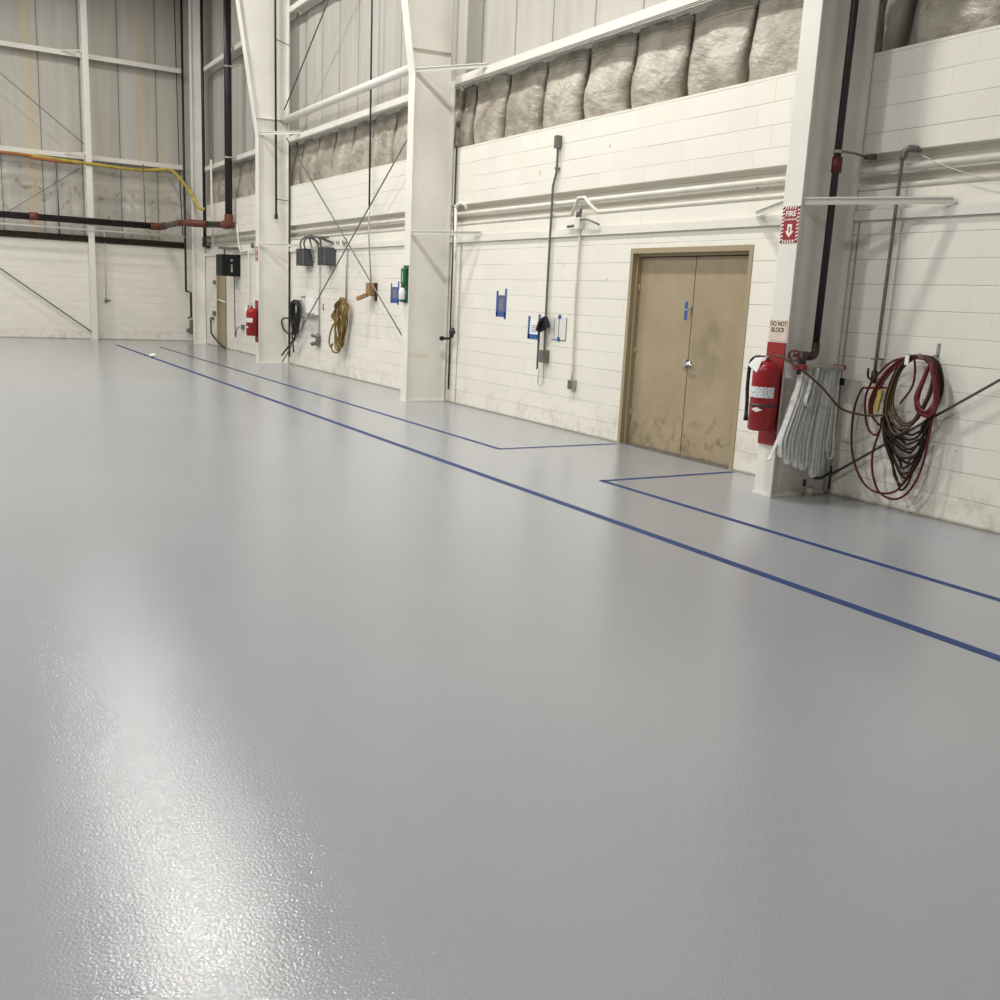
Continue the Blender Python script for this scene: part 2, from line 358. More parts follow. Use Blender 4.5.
# ------------------------------------------------------------------ steel columns
def xi(z, xin, kn): return xin if z <= kn else xin-(z-kn)*.155
def column(y0, label, xin=6.25, kn=4.6, stays=True, near=.95, far=.95, fw=.20, tape=False):
    t = thing('steel_column', label, 'column', ((xin+D)/2, y0+fw/2, 0), 'white steel wall columns')
    zt = 9.6; zs = [0.02, kn, zt] if kn < zt else [0.02, zt]
    pl = [(xi(z, xin, kn), z) for z in zs] + [(xi(z, xin, kn)+.018, z) for z in reversed(zs)]
    obj('inner_flange', MB().prism(pl, 'y', y0, y0+fw), M_col, t, bevel=.003)
    pw = [(xi(z, xin, kn)+.012, z) for z in zs] + [(D-.03, zt), (D-.03, .02)]
    obj('web', MB().prism(pw, 'y', y0+.055, y0+.067), M_col, t)
    obj('outer_flange', MB().box(D-.036, D-.018, y0, y0+fw, .02, zt), M_col, t)
    obj('base_plate', MB().box(xin-.01, D-.004, y0-.01, y0+fw+.01, 0, .02), M_col, t)
    if kn < zt:
        obj('stiffener', MB().bar((xi(4.95, xin, kn)+.01, y0+.028, 4.955), (D-.02, y0+.028, 4.98), .054, .014), M_col, t)
    if stays:
        for z, xe in ((2.455, D-.035), (4.66, D-.02)):
            for sg, dd in ((-1, near), (1, far)):
                ys = y0+(.02 if sg < 0 else fw-.02)
                obj('flange_brace', MB().bar((xi(z, xin, kn)+.03, ys, z), (xe, ys+sg*dd, z+.004), .014, .055).bar((xi(z, xin, kn)+.03, ys, z+.024), (xe, ys+sg*dd, z+.028), .05, .012), M_white, t)
    if tape:
        obj('tape_patch', MB().box(6.28, 6.62, y0+.0525, y0+.0555, .66, .72), mat('faded_yellow_tape', (.76, .71, .58), .6), t, 'faded yellow tape mark')
    return t
column(5.83, 'nearest white steel column, carrying the fire sign and the white fire hose rack')
column(13.19, 'middle white steel column with flared top and green bottle holder on its face', tape=True)
column(20.53, 'far white steel column with flared top, a red extinguisher and coiled black cable beside it', near=.75)
column(27.5, 'straight white corner column behind the black drop pipe, next to the back wall', xin=6.6, kn=99, stays=False, fw=.2)

def girt(y0, y1, z, label, lip=True, name='wall_girt'):
    b = MB().box(D-.03, D-.022, y0, y1, z-.055, z+.06).box(D-.022, D+.2, y0, y1, z+.052, z+.06).box(D-.03, D-.012, y0, y1, z-.06, z-.045).box(D+.19, D+.2, y0, y1, z-.06, z+.06)
    o = tag(obj(name, b, M_white), label, 'beam', 'girts along the right wall')
    if lip: obj('clip_rail', MB().box(D-.035, D-.02, y0, y1, z-.088, z-.078), M_lgrey, o)
    return o
bays = ((-6, 5.825, 'in the bay nearest the camera'), (6.035, 13.185, 'above the beige double door'), (13.395, 20.525, 'above the crossed brace rods'), (20.735, 27.495, 'in the far corner bay'))
for y0, y1, nm in bays:
    girt(y0, y1, 4.60, 'white steel girt over the insulation batts '+nm)
    girt(y0, y1, 7.09, 'white steel girt high on the liner panels '+nm, False)
    o = obj('ledge_angle', MB().box(D-.03, D, y0, y1, 2.42, 2.428).box(D-.03, D-.022, y0, y1, 2.35, 2.42), M_white)
    tag(o, 'low white ledge angle on the block wall '+nm, 'beam', 'ledge angles on the right wall')

# insulation batts between block top and girt
def batt(y0, y1, label, seed, gap):
    bm = bmesh.new(); nu, nv = 18, 20; z0, z1 = HB-.04, 4.56; xp = D+.215; G = []
    for j in range(nv+1):
        v = j/nv; row = []
        for i in range(nu+1):
            u = i/nu; sq = gap*(1-v)**1.5*.5
            y = y0+sq+(y1-y0-2*sq)*u
            e = .30+.70*(1-abs(2*u-1)**6)**.7 if 0 < i < nu else 0
            pv = .03+.12*math.sin(PI*min(1, (1-v)*.66))**2.2
            w_ = noise.noise(V((y*2.6, v*3+seed, seed*1.7)))*.035+noise.noise(V((y*8, v*9, seed)))*.014
            row.append(bm.verts.new((xp-e*(pv+w_), y+noise.noise(V((v*4, seed, i*.01)))*.012, z0+(z1-z0)*v)))
        G.append(row)
    for j in range(nv):
        for i in range(nu):
            f = bm.faces.new((G[j][i], G[j][i+1], G[j+1][i+1], G[j+1][i])); f.smooth = True
    rim = [G[0][i] for i in range(nu+1)]+[G[j][nu] for j in range(1, nv+1)]+[G[nv][i] for i in range(nu-1, -1, -1)]+[G[j][0] for j in range(nv-1, 0, -1)]
    bm.faces.new(rim)
    tag(obj('insulation_batt', bm, M_insul), label, 'insulation', 'insulation batts above the block wall')
ordn = ['first', 'second', 'third', 'fourth', 'fifth', 'sixth', 'seventh', 'eighth', 'ninth', 'tenth']
for (y0, y1, nm), where in zip(bays, ('in the bay right of the nearest column', 'beyond the nearest column', 'beyond the middle column', 'beyond the far column')):
    y0 -= .105; y1 += .10; lo, hi = (max(y0, 3.3), y1+.25); n = 0
    ks = [12.02+.914*k for k in range(-11, 19)]
    cuts = [c for c in ks if lo-.9 < c < hi+.1]
    if y0 > 0: cuts = [y0] + [c for c in cuts if c > y0+.25]
    if cuts[-1] > y1: cuts = [c for c in cuts if c < y1-.2]+[y1]
    else: cuts = [c for c in cuts if c < y1-.2]+[y1]
    for a, c in zip(cuts, cuts[1:]):
        batt(a+.004, c-.004, 'dingy white insulation batt, %s %s' % (ordn[n], where), n*3.1+y1, random.choice((.04, .10, .17)))
        n += 1

# pipes in the recess
tag(obj('horizontal_pipe', MB().tube([(D+.016, -6, 2.755), (D+.016, 28.7, 2.755)], .030, 12), M_pipe), 'thicker upper white pipe running along the slot of the block wall', 'pipe')
tag(obj('horizontal_pipe', MB().tube([(D+.008, -6, 2.612), (D+.008, 9.55, 2.612), (D-.02, 9.68, 2.70), (D-.02, 9.8, 2.79), (D-.02, 9.93, 2.79), (D+.008, 10.08, 2.612), (D+.008, 28.7, 2.612)], .022, 10), M_pipe), 'thinner lower white pipe running along the slot of the block wall', 'pipe')
tag(obj('slanted_pipe', MB().tube([(6.8, 13.262, 4.975), (6.8, 20.58, 4.975)], .07, 16), M_white), 'thick white strut pipe between the middle and far columns', 'pipe')
tag(obj('downspout_pipe', MB().tube([(D-.10, 13.11, 9.55), (D-.10, 13.11, 4.74)], .045, 14), M_white), 'white vertical pipe behind the flared top of the middle column', 'pipe')

# brace rods
def rod(p, q, label, r=.011, m=None, name='brace_rod'):
    tag(obj(name, MB().tube([p, q], r, 8), m or M_grey), label, 'rod')
xr = D-.15
rod((xr, 20.3, 4.6), (xr, 13.45, .26), 'brace rod sloping from upper left down to the middle column base', .012)
rod((xr-.04, 20.4, .04), (xr-.04, 13.45, 4.55), 'brace rod rising from the far column base to the middle column', .012)
rod((xr, 20.45, 5.16), (xr, 13.45, 9.55), 'upper brace rod rising beside the far column top across the panels', .014)
rod((D-.08, 5.72, .18), (D-.08, -1.5, 5.05), 'brace rod passing behind the hose coils near the camera', .011)
rod((-1.0, B-.15, 8.97), (4.1, B-.15, 5.03), 'thin brace rod high on the back wall left of the post', .009)
rod((-2.0, B-.15, 4.65), (4.12, B-.15, .19), 'brace rod across the back block wall down to the post foot', .016)
rod((4.0, B+.1, 4.45), (1.9, B+.1, 2.95), 'short thin grey line sloping across the stained panels left of the post', .008)  # thin sloping line in front of the panels, built as a tube

# ------------------------------------------------------------------ back wall
t = thing('wall_post', 'slim white steel post standing against the back wall', 'post', (4.17, B-.2, 0))
obj('front_flange', MB().box(4.09, 4.245, B-.32, B-.305, 0, 9.6), M_white, t, bevel=.002)
obj('web', MB().box(4.16, 4.175, B-.305, B-.02, 0, 9.6), M_white, t)
obj('back_flange', MB().box(4.09, 4.245, B-.02, B-.002, 0, 9.6), M_white, t)
for i, z in enumerate((4.74, 7.24)):
    for x0, x1, nm in ((-17, 4.1, 'left of the post'), (4.24, 6.62, 'between the post and the corner column')):
        bb = MB().box(x0, x1, B-.04, B-.03, z-.07, z+.05).box(x0, x1, B-.03, B+.23, z+.04, z+.05)
        g = tag(obj('wall_girt', bb, M_white), '%s white girt on the back wall %s' % (('lower', 'upper')[i], nm), 'beam', 'girts on the back wall')
    o = tag(obj('girt_tie', MB().bar((3.62, B-.04, z+.03), (4.1, B-.30, z+.06), .02, .03), M_white), 'short white tie bracing the post to the %s back girt' % ('lower', 'upper')[i], 'bracket')
    tag(obj('girt_tie', MB().bar((6.63, B-.9, z-.05), (6.9, B-.5, z-.04), .02, .03), M_white), 'short white tie at the corner column on the %s level' % ('lower', 'upper')[i], 'bracket')
tag(obj('sprinkler_main', MB().tube([(-17, B-.35, 3.11), (5.72, B-.35, 3.09)], .085, 16), M_black), 'thick black pipe along the top of the back block wall', 'pipe')
tag(obj('pipe_coupling', MB().tube([(2.68, B-.35, 3.105), (2.9, B-.35, 3.105)], .1, 16), M_orange), 'rusty orange coupling on the black pipe left of the post', 'fitting')
tag(obj('brown_pipe', MB().tube([(-17, B-.02, 2.645), (6.62, B-.02, 2.645)], .085, 12), M_brown), 'dark brown pipe lying along the top of the back block wall', 'pipe')
tag(obj('thin_pipe', MB().tube([(-17, B-.42, 2.835), (6.55, B-.42, 2.865)], .024, 10), M_white), 'thin white pipe just below the black pipe on the back wall', 'pipe')
tag(obj('hanger_rod', MB().tube([(3.42, B-.02, 4.7), (3.43, B-.02, 2.67)], .018, 8), M_grey), 'grey hanger rod dropping past the black pipe left of the post', 'rod')
tag(obj('hanger_rod', MB().tube([(5.52, B-.35, 4.68), (5.54, B-.35, 3.1)], .012, 8), M_grey), 'grey hanger rod holding the black pipe near its orange end', 'rod')
# branch from back main to the riser
t = thing('sprinkler_riser', 'thick black riser pipe with orange elbow in front of the far bay', 'pipe', (6.3, 26, 3.0))
P = [(5.72, B-.35, 3.09), (5.92, B-.35, 3.085), (6.04, 26.8, 3.13), (6.70, 25.9, 3.10), (6.756, 24.6, 3.05)]
obj('elbow', MB().tube([(5.66, B-.35, 3.09), (5.85, B-.35, 3.088), (5.93, B-.5, 3.09), (5.945, B-.8, 3.095)], .10, 16, 5), M_orange, t)
obj('pipe_run', MB().tube([(5.94, B-.7, 3.095), (6.05, 26.7, 3.13)], .075, 16), mat('dull_grey_pipe', (.11, .095, .075), .5, noise_amt=.3, nscale=6), t)
obj('coupling', MB().tube([(6.02, 26.85, 3.13), (6.25, 26.5, 3.14), (6.62, 26.0, 3.11)], [.08, .095, .085], 16), M_orange, t)
obj('pipe_run', MB().tube([(6.6, 26.03, 3.11), (6.74, 24.75, 3.06)], .078, 16), M_black, t)
obj('elbow', MB().tube([(6.735, 24.95, 3.07), (6.755, 24.65, 3.06), (6.757, 24.6, 3.12), (6.757, 24.6, 3.3)], .105, 16, 4).tube([(6.75, 24.62, 3.06), (6.88, 24.57, 3.045)], .08, 14), M_orange, t)
obj('riser_pipe', MB().tube([(6.757, 24.6, 3.25), (6.757, 24.6, 9.58)], .088, 18), M_black, t)
for z in (4.62, 6.68): obj('pipe_clamp', MB().tube([(6.757, 24.6, z-.02), (6.757, 24.6, z+.02)], .1, 16).bar((6.757, 24.6, z), (D, 24.3, z), .03, .03), M_lgrey, t)
tag(obj('yellow_hose', MB().tube([(-6, B-.3, 4.64), (2.1, B-.3, 4.60), (3.0, B-.3, 4.585), (4.2, B-.34, 4.54), (5.4, B-.3, 4.52), (6.1, B-.35, 4.60), (6.3, B-.6, 4.5), (6.5, 27.2, 3.92), (6.60, 26.9, 3.58), (6.74, 26.85, 3.54)], .042, 12, 6), M_yellow), 'yellow hose slung under the back girt and dropping past the corner column', 'hose')
tag(obj('orange_hose', MB().tube([(-6, B-.36, 4.66), (1.9, B-.36, 4.60), (2.8, B-.36, 4.54), (3.6, B-.3, 4.52), (4.05, B-.24, 4.56)], .036, 12, 6), mat('faded_orange_hose', (.34, .12, .03), .5)), 'faded orange hose bundled under the back girt left of the post', 'hose')
tag(obj('black_drop_pipe', MB().tube([(6.62, B-.2, 9.6), (6.62, B-.2, 1.44), (6.62, B-.2, 1.40), (6.75, B-.2, 1.36), (6.75, B-.2, .68), (6.66, B-.2, .66)], .03, 10), M_black), 'thin black pipe down the back wall corner, jogging near its foot', 'pipe')
tag(obj('cable', MB().tube([(6.50, B+.1, 9.6), (6.56, B+.1, 4.7), (6.58, B-.1, 2.9)], .012, 8), M_black), 'thin black cable on the back panels beside the corner pipe', 'cable')
t = thing('corner_riser', 'black drop pipe running down the right edge of the corner column', 'pipe', (6.89, 27.42, 2.6))
obj('pipe_run', MB().tube([(6.86, 27.4, 9.58), (6.872, 27.4, 2.75)], .04, 12), M_black, t)
obj('valve_body', MB().tube([(6.86, 27.4, 2.85), (6.86, 27.4, 2.6)], .055, 12).tube([(6.86, 27.4, 2.62), (6.86, 26.9, 2.58)], .04, 10), M_brown, t)
tag(obj('white_pipe', MB().tube([(D-.1, 26.45, 4.75), (D-.1, 26.34, 2.5)], .028, 10), M_white), 'slim white pipe down the wall right beside the corner column', 'pipe')
tag(obj('white_pipe', MB().tube([(D-.06, 24.25, 3.05), (D-.06, 24.0, 2.45), (D-.06, 23.4, 2.42), (D-.06, 23.3, 2.3), (D-.06, 23.3, 1.0)], .018, 10, 4), M_white), 'white pipe looping down right of the black heater box', 'pipe')
t = thing('wall_valve', 'thin white pipe with a small valve on the back wall right of the post', 'pipe', (4.53, B-.05, 1.03))
obj('pipe_run', MB().tube([(4.53, B-.05, 2.93), (4.52, B-.05, 1.06)], .016, 8), M_white, t)
obj('valve_body', MB().lathe((4.52, B-.05, 1.0), [(.03, 0), (.045, .04), (.03, .09)], 'z', 12).tube([(4.52, B-.05, 1.05), (4.64, B-.05, 1.06)], .014, 8), M_grey, t)
tag(obj('corner_fixture', MB().box(6.72, 6.79, B-.25, B-.1, .2, .6).lathe((6.66, B-.2, .25), [(.03, 0), (.06, .05), (.03, .12)], 'z', 12), M_grey), 'small dark fixture low in the back wall corner', 'fixture')

# ------------------------------------------------------------------ far bay
t = thing('heater_box', 'black box heater high on the wall left of the far column', 'heater', (6.69, 24.46, 1.83))
obj('case', MB().box(6.469, D, 24.18, 24.74, 1.829, 2.336), M_box, t, bevel=.01)
obj('side_panel', MB().box(6.50, D-.03, 24.172, 24.18, 1.86, 2.31), M_box, t)
obj('fan_hub', MB().lathe((6.70, 24.172, 2.2), [(.028, 0), (.028, -.012)], 'y', 16), M_lgrey, t)
obj('name_strip', MB().box(6.68, 6.72, 24.165, 24.172, 1.92, 2.1), M_lgrey, t)
obj('mount_arm', MB().bar((6.6, 24.45, 2.33), (6.6, 24.4, 2.5), .03, .03).bar((6.6, 24.4, 2.48), (D, 24.3, 2.48), .03, .03), M_grey, t)
tag(obj('bent_pipe', MB().tube([(D-.08, 25.8, 2.54), (D-.1, 25.2, 2.52), (D-.1, 24.9, 2.5), (D-.1, 24.1, 2.49)], .035, 10, 4), M_grey), 'grey bent pipe above the black heater box', 'pipe')
tag(obj('pipe_stub', MB().tube([(D-.06, 23.0, 2.55), (D-.1, 22.85, 2.5)], .04, 10), M_grey), 'short dark stub on the wall left of the far column sign', 'fitting')
tag(obj('thin_wire', MB().tube([(D-.04, 5.25, 2.83), (D-.05, 4.9, 2.68), (D-.05, 4.4, 2.56), (D-.05, 3.2, 2.5)], .004, 6, 5), M_lgrey), 'thin loose wire trailing right from the top of the near drop pipe', 'wire')
obj('hanging_cord', MB().tube(YS([(24.3, 1.84), (24.29, 1.3), (24.28, .93), (24.265, .45), (24.24, .36), (24.19, .41), (24.12, .55), (23.95, .62)], D-.12), .014, 8, 6), M_grey, t)
tag(obj('wall_outlet', MB().box(D-.06, D, 23.85, 23.98, .56, .68), M_grey, bevel=.006), 'small grey outlet at the end of the hanging cord', 'outlet')
tag(obj('floor_cable', MB().tube([(D-.08, 26.74, .70), (D-.08, 26.72, .45), (D-.1, 26.6, .33), (D-.1, 26.2, .2), (D-.12, 25.6, .09), (D-.12, 25.2, .03)], .022, 8, 6), M_rubber), 'black cable drooping from a grey box across the far doorway', 'cable')
tag(obj('junction_box', MB().box(D-.08, D, 26.68, 26.82, .68, .76), M_grey, bevel=.005), 'little grey box the drooping black cable starts from', 'box')
tag(obj('small_switch', MB().box(D-.07, D, 26.5, 26.62, .8, .92), M_grey, bevel=.005), 'small grey box left of the far tan door, lower', 'switch')
tag(obj('small_switch', MB().box(D-.06, D, 26.48, 26.58, 1.62, 1.72), M_grey, bevel=.005), 'small grey box left of the far tan door, upper', 'switch')

# ------------------------------------------------------------------ extinguishers on the columns
def extinguisher(y0, label, boardlabel):
    bd = tag(obj('backing_board', MB().box(6.238, 6.25, y0, y0+.2, .442, 1.312), M_redboard), boardlabel, 'board')
    cx, cy = 6.122, y0+.066
    t = thing('fire_extinguisher', label, 'extinguisher', (cx, cy, .575), 'fire extinguishers on the columns')
    R = .112
    obj('cylinder', MB().lathe((cx, cy, .575), [(.098, 0), (R, .012), (R, .495), (.104, .53), (.08, .56), (.045, .578), (.028, .582), (.028, .59)], 'z', 36), M_red, t)
    h = obj('valve_head', MB().lathe((cx, cy, 1.16), [(.024, 0), (.024, .035), (.018, .04)], 'z', 16), M_grey, t)
    obj('lever', MB().bar((cx+.03, cy+.05, 1.2), (cx-.03, cy-.085, 1.17), .018, .006).bar((cx+.02, cy+.03, 1.225), (cx-.03, cy-.08, 1.235), .018, .006), M_red, h)
    obj('gauge', MB().lathe((cx-.03, cy, 1.175), [(.016, 0), (.016, -.012)], 'x', 16), M_signwhite, h)
    obj('discharge_hose', MB().tube([(cx-.02, cy+.02, 1.185), (cx-.04, cy+.1, 1.18), (cx-.045, cy+.15, 1.12), (cx-.045, cy+.158, .95), (cx-.045, cy+.145, .8), (cx-.045, cy+.142, .70)], .016, 10, 6), M_rubber, t, 'black discharge hose')
    obj('nozzle', MB().tube([(cx-.045, cy+.142, .72), (cx-.045, cy+.14, .64)], [.015, .021], 10), M_rubber, t)
    obj('strap', MB().lathe((cx, cy, .78), [(R+.002, 0), (R+.002, .018)], 'z', 36), M_dark, t)
    def patch(z0, z1, a0, a1, m, nm, rr=R+.0025, dia=False):
        b = bmesh.new(); n = 12; A = []
        for i in range(n+1):
            a = a0+(a1-a0)*i/n; f = 1-abs(2*i/n-1) if dia else 1; zm = (z0+z1)/2
            for z in (zm-(zm-z0)*f-1e-4, zm+(z1-zm)*f+1e-4): A.append(b.verts.new((cx-math.cos(a)*rr, cy-math.sin(a)*rr, z)))
        for i in range(n): b.faces.new((A[2*i], A[2*i+1], A[2*i+3], A[2*i+2]))
        o = obj(nm, b, m, t); return o
    patch(.855, .945, -.55, 1.5, M_label, 'printed_label')
    patch(.735, .775, -.15, .75, M_signwhite, 'diamond_sticker', dia=True)
    g = bmesh.new(); q = [g.verts.new(p) for p in ((cx-.085, cy-.03, 1.19), (cx-.09, cy+.055, 1.18), (cx-.112, cy+.11, 1.115), (cx-.115, cy+.0, 1.06))]
    g.faces.new(q); r_ = bmesh.ops.extrude_face_region(g, geom=g.faces[:]); [setattr(v, 'co', v.co+V((.0015, 0, 0))) for v in r_['geom'] if isinstance(v, bmesh.types.BMVert)]
    obj('inspection_tag', g, M_paper, t, 'white paper inspection tag')
    return t
extinguisher(5.832, 'large red fire extinguisher with white tag on the nearest column', 'tall red board behind the large extinguisher on the nearest column')
extinguisher(20.535, 'distant red fire extinguisher on the far column', 'red board behind the distant extinguisher on the far column')

# ------------------------------------------------------------------ signs
def fire_sign(y0, z0, label, lettering=True):
    x = 6.246; W_, H_ = .188, .295
    t = thing('fire_sign', label, 'sign', (x, y0+W_/2, z0), 'fire signs on the columns')
    obj('plate', MB().box(x, x+.004, y0, y0+W_, z0, z0+H_), M_signwhite, t)
    b = MB(); bw = .026
    b.box(x-.001, x, y0+bw, y0+W_-bw, z0+bw, z0+H_-bw)
    obj('red_field', b, M_signred, t)
    b = MB()                                  # slanted stripes round the edge
    n = 7
    for i in range(n):
        ya = y0+W_*i/n; dy = W_/n*.55
        for za, zb in ((z0, z0+bw), (z0+H_-bw, z0+H_)): b.prism([(min(ya+dy*.0+.004, y0+W_), za), (min(ya+dy+.004, y0+W_), za), (min(ya+dy-.004, y0+W_), zb), (ya-.0, zb)], 'x', x-.001, x)
    n = 10
    for i in range(n):
        za = z0+H_*i/n; dz = H_/n*.55
        for ya, yb in ((y0, y0+bw), (y0+W_-bw, y0+W_)): b.prism([(ya, za+.008), (yb, za), (yb, za+dz), (ya, min(za+dz+.008, z0+H_))], 'x', x-.001, x)
    obj('striped_border', b, M_signred, t)
    cy = y0+W_/2
    text_mesh('lettering', 'FIRE', .062, (x-.0018, cy, z0+.232), M_signwhite, t, bold=.0016)
    text_mesh('lettering', 'EXTINGUISHER', .0225, (x-.0018, cy, z0+.187), M_signwhite, t, bold=.0002, xs=.95)
    b = MB(); a = z0+.045
    b.prism([(cy, a), (cy+.046, a+.05), (cy+.024, a+.05), (cy+.024, a+.105), (cy-.024, a+.105), (cy-.024, a+.05), (cy-.046, a+.05)], 'x', x-.002, x-.0008)
    ar = obj('arrow', b, M_signwhite, t)
    obj('arrow_core', MB().prism([(cy, a+.028), (cy+.008, a+.05), (cy+.007, a+.085), (cy-.007, a+.085), (cy-.008, a+.05)], 'x', x-.0028, x-.0019), M_signred, ar)
fire_sign(5.831, 2.125, 'red and white fire extinguisher sign with down arrow on the nearest column')
fire_sign(20.54, 2.125, 'small looking red and white sign on the far column')
t = thing('notice', 'cream DO NOT BLOCK notice above the red board on the nearest column', 'sign', (6.247, 5.935, 1.33))
obj('plate', MB().box(6.246, 6.25, 5.842, 6.035, 1.325, 1.50), mat('cream_notice', (.72, .62, .52), .6, noise_amt=.08, nscale=14), t)
text_mesh('lettering', 'DO NOT\nBLOCK', .053, (6.2455, 5.938, 1.44), mat('dark_lettering', (.06, .02, .02), .6), t, bold=.0008, xs=.86)

# blue framed sheets on the wall
def sheet(y0, y1, z0, z1, label, inner, tl=.06, rows=0, top=False):
    t = thing('posted_sheet', label, 'notice', (D-.002, (y0+y1)/2, z0), 'taped sheets on the block wall')
    w_ = y1-y0
    obj('paper', MB().box(D-.003, D-.0005, y0+.02, y1-.02, z0+.03, z1-.07), inner, t)
    s = .045
    obj('tape_strip', MB().box(D-.005, D-.001, y0, y0+s, z0-.03, z1+.02), M_blue, t)
    obj('tape_strip', MB().box(D-.005, D-.001, y1-s, y1, z0, z1-.01), M_blue, t)
    obj('tape_strip', MB().box(D-.005, D-.001, y0+.01, y1-.01, z0, z0+.06), M_blue, t)
    b = MB(); n = rows or 5
    for i in range(n): b.box(D-.0045, D-.003, y0+w_*.3, y1-w_*.3, z0+.09+(z1-z0-.2)*i/n, z0+.09+(z1-z0-.2)*i/n+.012)
    obj('print_lines', b, mat('print', (.28, .24, .2) if inner is M_sheet else (.35, .37, .42), .7), t)
sheet(11.51, 11.78, 1.335, 1.69, 'dark blue sheet taped on the wall right of the middle column', M_sheet, rows=7)
sheet(10.64, 10.93, 1.08, 1.38, 'white sheet in blue tape left of the black phone', M_paper, rows=4)
sheet(14.97, 15.30, 1.43, 1.76, 'pale blue sheet left of the green bottle holder', M_sheet, rows=6)
t = thing('clear_pocket', 'clear sheet pinned by two blue tape dabs right of the black phone', 'notice', (D-.003, 10.2, 1.09))
obj('pocket', MB().box(D-.004, D-.001, 10.05, 10.36, 1.10, 1.38), mat('clear_film', (.70, .70, .66), .25), t)
obj('pocket_edge', MB().box(D-.006, D-.003, 10.04, 10.05, 1.1, 1.38).box(D-.006, D-.003, 10.2, 10.212, 1.1, 1.38).box(D-.006, D-.003, 10.30, 10.31, 1.12, 1.36).box(D-.006, D-.003, 10.04, 10.36, 1.095, 1.105), M_grey, t)
for z in (1.36, 1.085): obj('tape_dab', MB().box(D-.008, D-.004, 10.17, 10.23, z, z+.05), M_blue, t)

# ------------------------------------------------------------------ middle bay wall fittings
t = thing('phone_conduit', 'dark grey conduit with a bend rising from the black phone', 'conduit', (D-.04, 10.45, .8))
obj('pipe_run', MB().tube(YS([(10.41, 3.45), (10.413, 3.2), (10.42, 3.1), (10.468, 2.97), (10.475, 2.85), (10.475, 1.9), (10.468, 1.3), (10.46, .92)], D-.035), .0155, 10, 4), M_grey, t)
obj('top_box', MB().box(D-.08, D, 10.375, 10.445, 3.40, 3.55), M_grey, t, bevel=.008)
obj('lower_box', MB().box(D-.09, D, 10.39, 10.50, .80, .96), M_grey, t, bevel=.008)
obj('conduit_clip', MB().box(D-.05, D, 10.385, 10.445, 3.16, 3.18), M_grey, t)
t = thing('wall_phone', 'black wall phone hanging on the dark conduit with its coiled cord', 'phone', (D-.1, 10.45, 1.18))
obj('handset_cradle', MB().prism([(10.31, 1.25), (10.40, 1.385), (10.46, 1.37), (10.57, 1.30), (10.575, 1.2), (10.54, 1.17), (10.44, 1.21), (10.38, 1.24)], 'x', D-.10, D-.05), M_box, t, bevel=.012)
hs = obj('handset', MB().tube([(D-.11, 10.53, 1.2), (D-.12, 10.50, 1.27), (D-.115, 10.45, 1.34)], [.028, .018, .028], 12, 5), M_rubber, t)
pts = [(D-.07+.012*math.cos(i*1.3), 10.552+.012*math.sin(i*1.3), 1.17-.46*i/90) for i in range(91)]
obj('coiled_cord', MB().tube(pts, .007, 6), M_rubber, t)
obj('thin_cord', MB().tube(YS([(10.56, .71), (10.585, .62), (10.57, .52), (10.51, .495), (10.46, .55), (10.463, .70), (10.47, .82)], D-.03), .005, 6, 6), M_lgrey, t)
t = thing('switch_conduit', 'grey conduit running down to a small double socket box near the door', 'conduit', (D-.03, 9.82, .52))
obj('pipe_run', MB().tube(YS([(9.82, 2.6), (9.85, 1.75), (9.835, 1.2), (9.82, .64)], D-.03), .015, 8, 4), M_pipe, t)
obj('socket_box', MB().box(D-.06, D, 9.755, 9.865, .52, .64), M_lgrey, t, bevel=.006)
obj('cover', MB().box(D-.066, D-.06, 9.765, 9.855, .53, .63), M_grey, t)
t = thing('pipe_clamp', 'small grey clamp block under the pipe arch above the socket conduit', 'fitting', (D-.05, 9.83, 2.4))
obj('body', MB().box(D-.09, D, 9.79, 9.89, 2.42, 2.56), M_white, t, bevel=.01)
obj('bolt', MB().tube([(D-.06, 9.84, 2.56), (D-.06, 9.84, 2.66)], .035, 10).tube([(D-.06, 10.06, 2.46), (D-.06, 9.9, 2.47)], .018, 8), M_grey, t)
obj('hook_arm', MB().tube([(D-.06, 9.8, 2.53), (D-.1, 9.6, 2.52), (D-.06, 9.42, 2.46)], .012, 8, 4), M_grey, t)
t = thing('air_drop', 'white vertical pipe with a black valve right of the middle column', 'pipe', (D-.1, 12.87, .95))
obj('pipe_run', MB().tube([(D-.1, 12.89, 2.87), (D-.1, 12.86, 2.1), (D-.1, 12.86, 1.1)], .022, 12), M_white, t)
obj('bent_top', MB().tube([(D-.1, 12.89, 2.83), (D-.09, 12.82, 2.89), (D-.03, 12.76, 2.87), (D+.0, 12.75, 2.82)], .023, 10, 5), M_white, t)
obj('valve', MB().tube([(D-.1, 12.86, 1.12), (D-.1, 12.86, 1.0), (D-.12, 12.9, .965), (6.76, 13.1, .955)], [.034, .026, .022, .02], 10).lathe((6.765, 13.0, .955), [(.035, .06), (.035, .1)], 'y', 14).tube([(D-.14, 12.86, 1.06), (D-.06, 12.86, 1.06)], .03, 10), M_black, t)

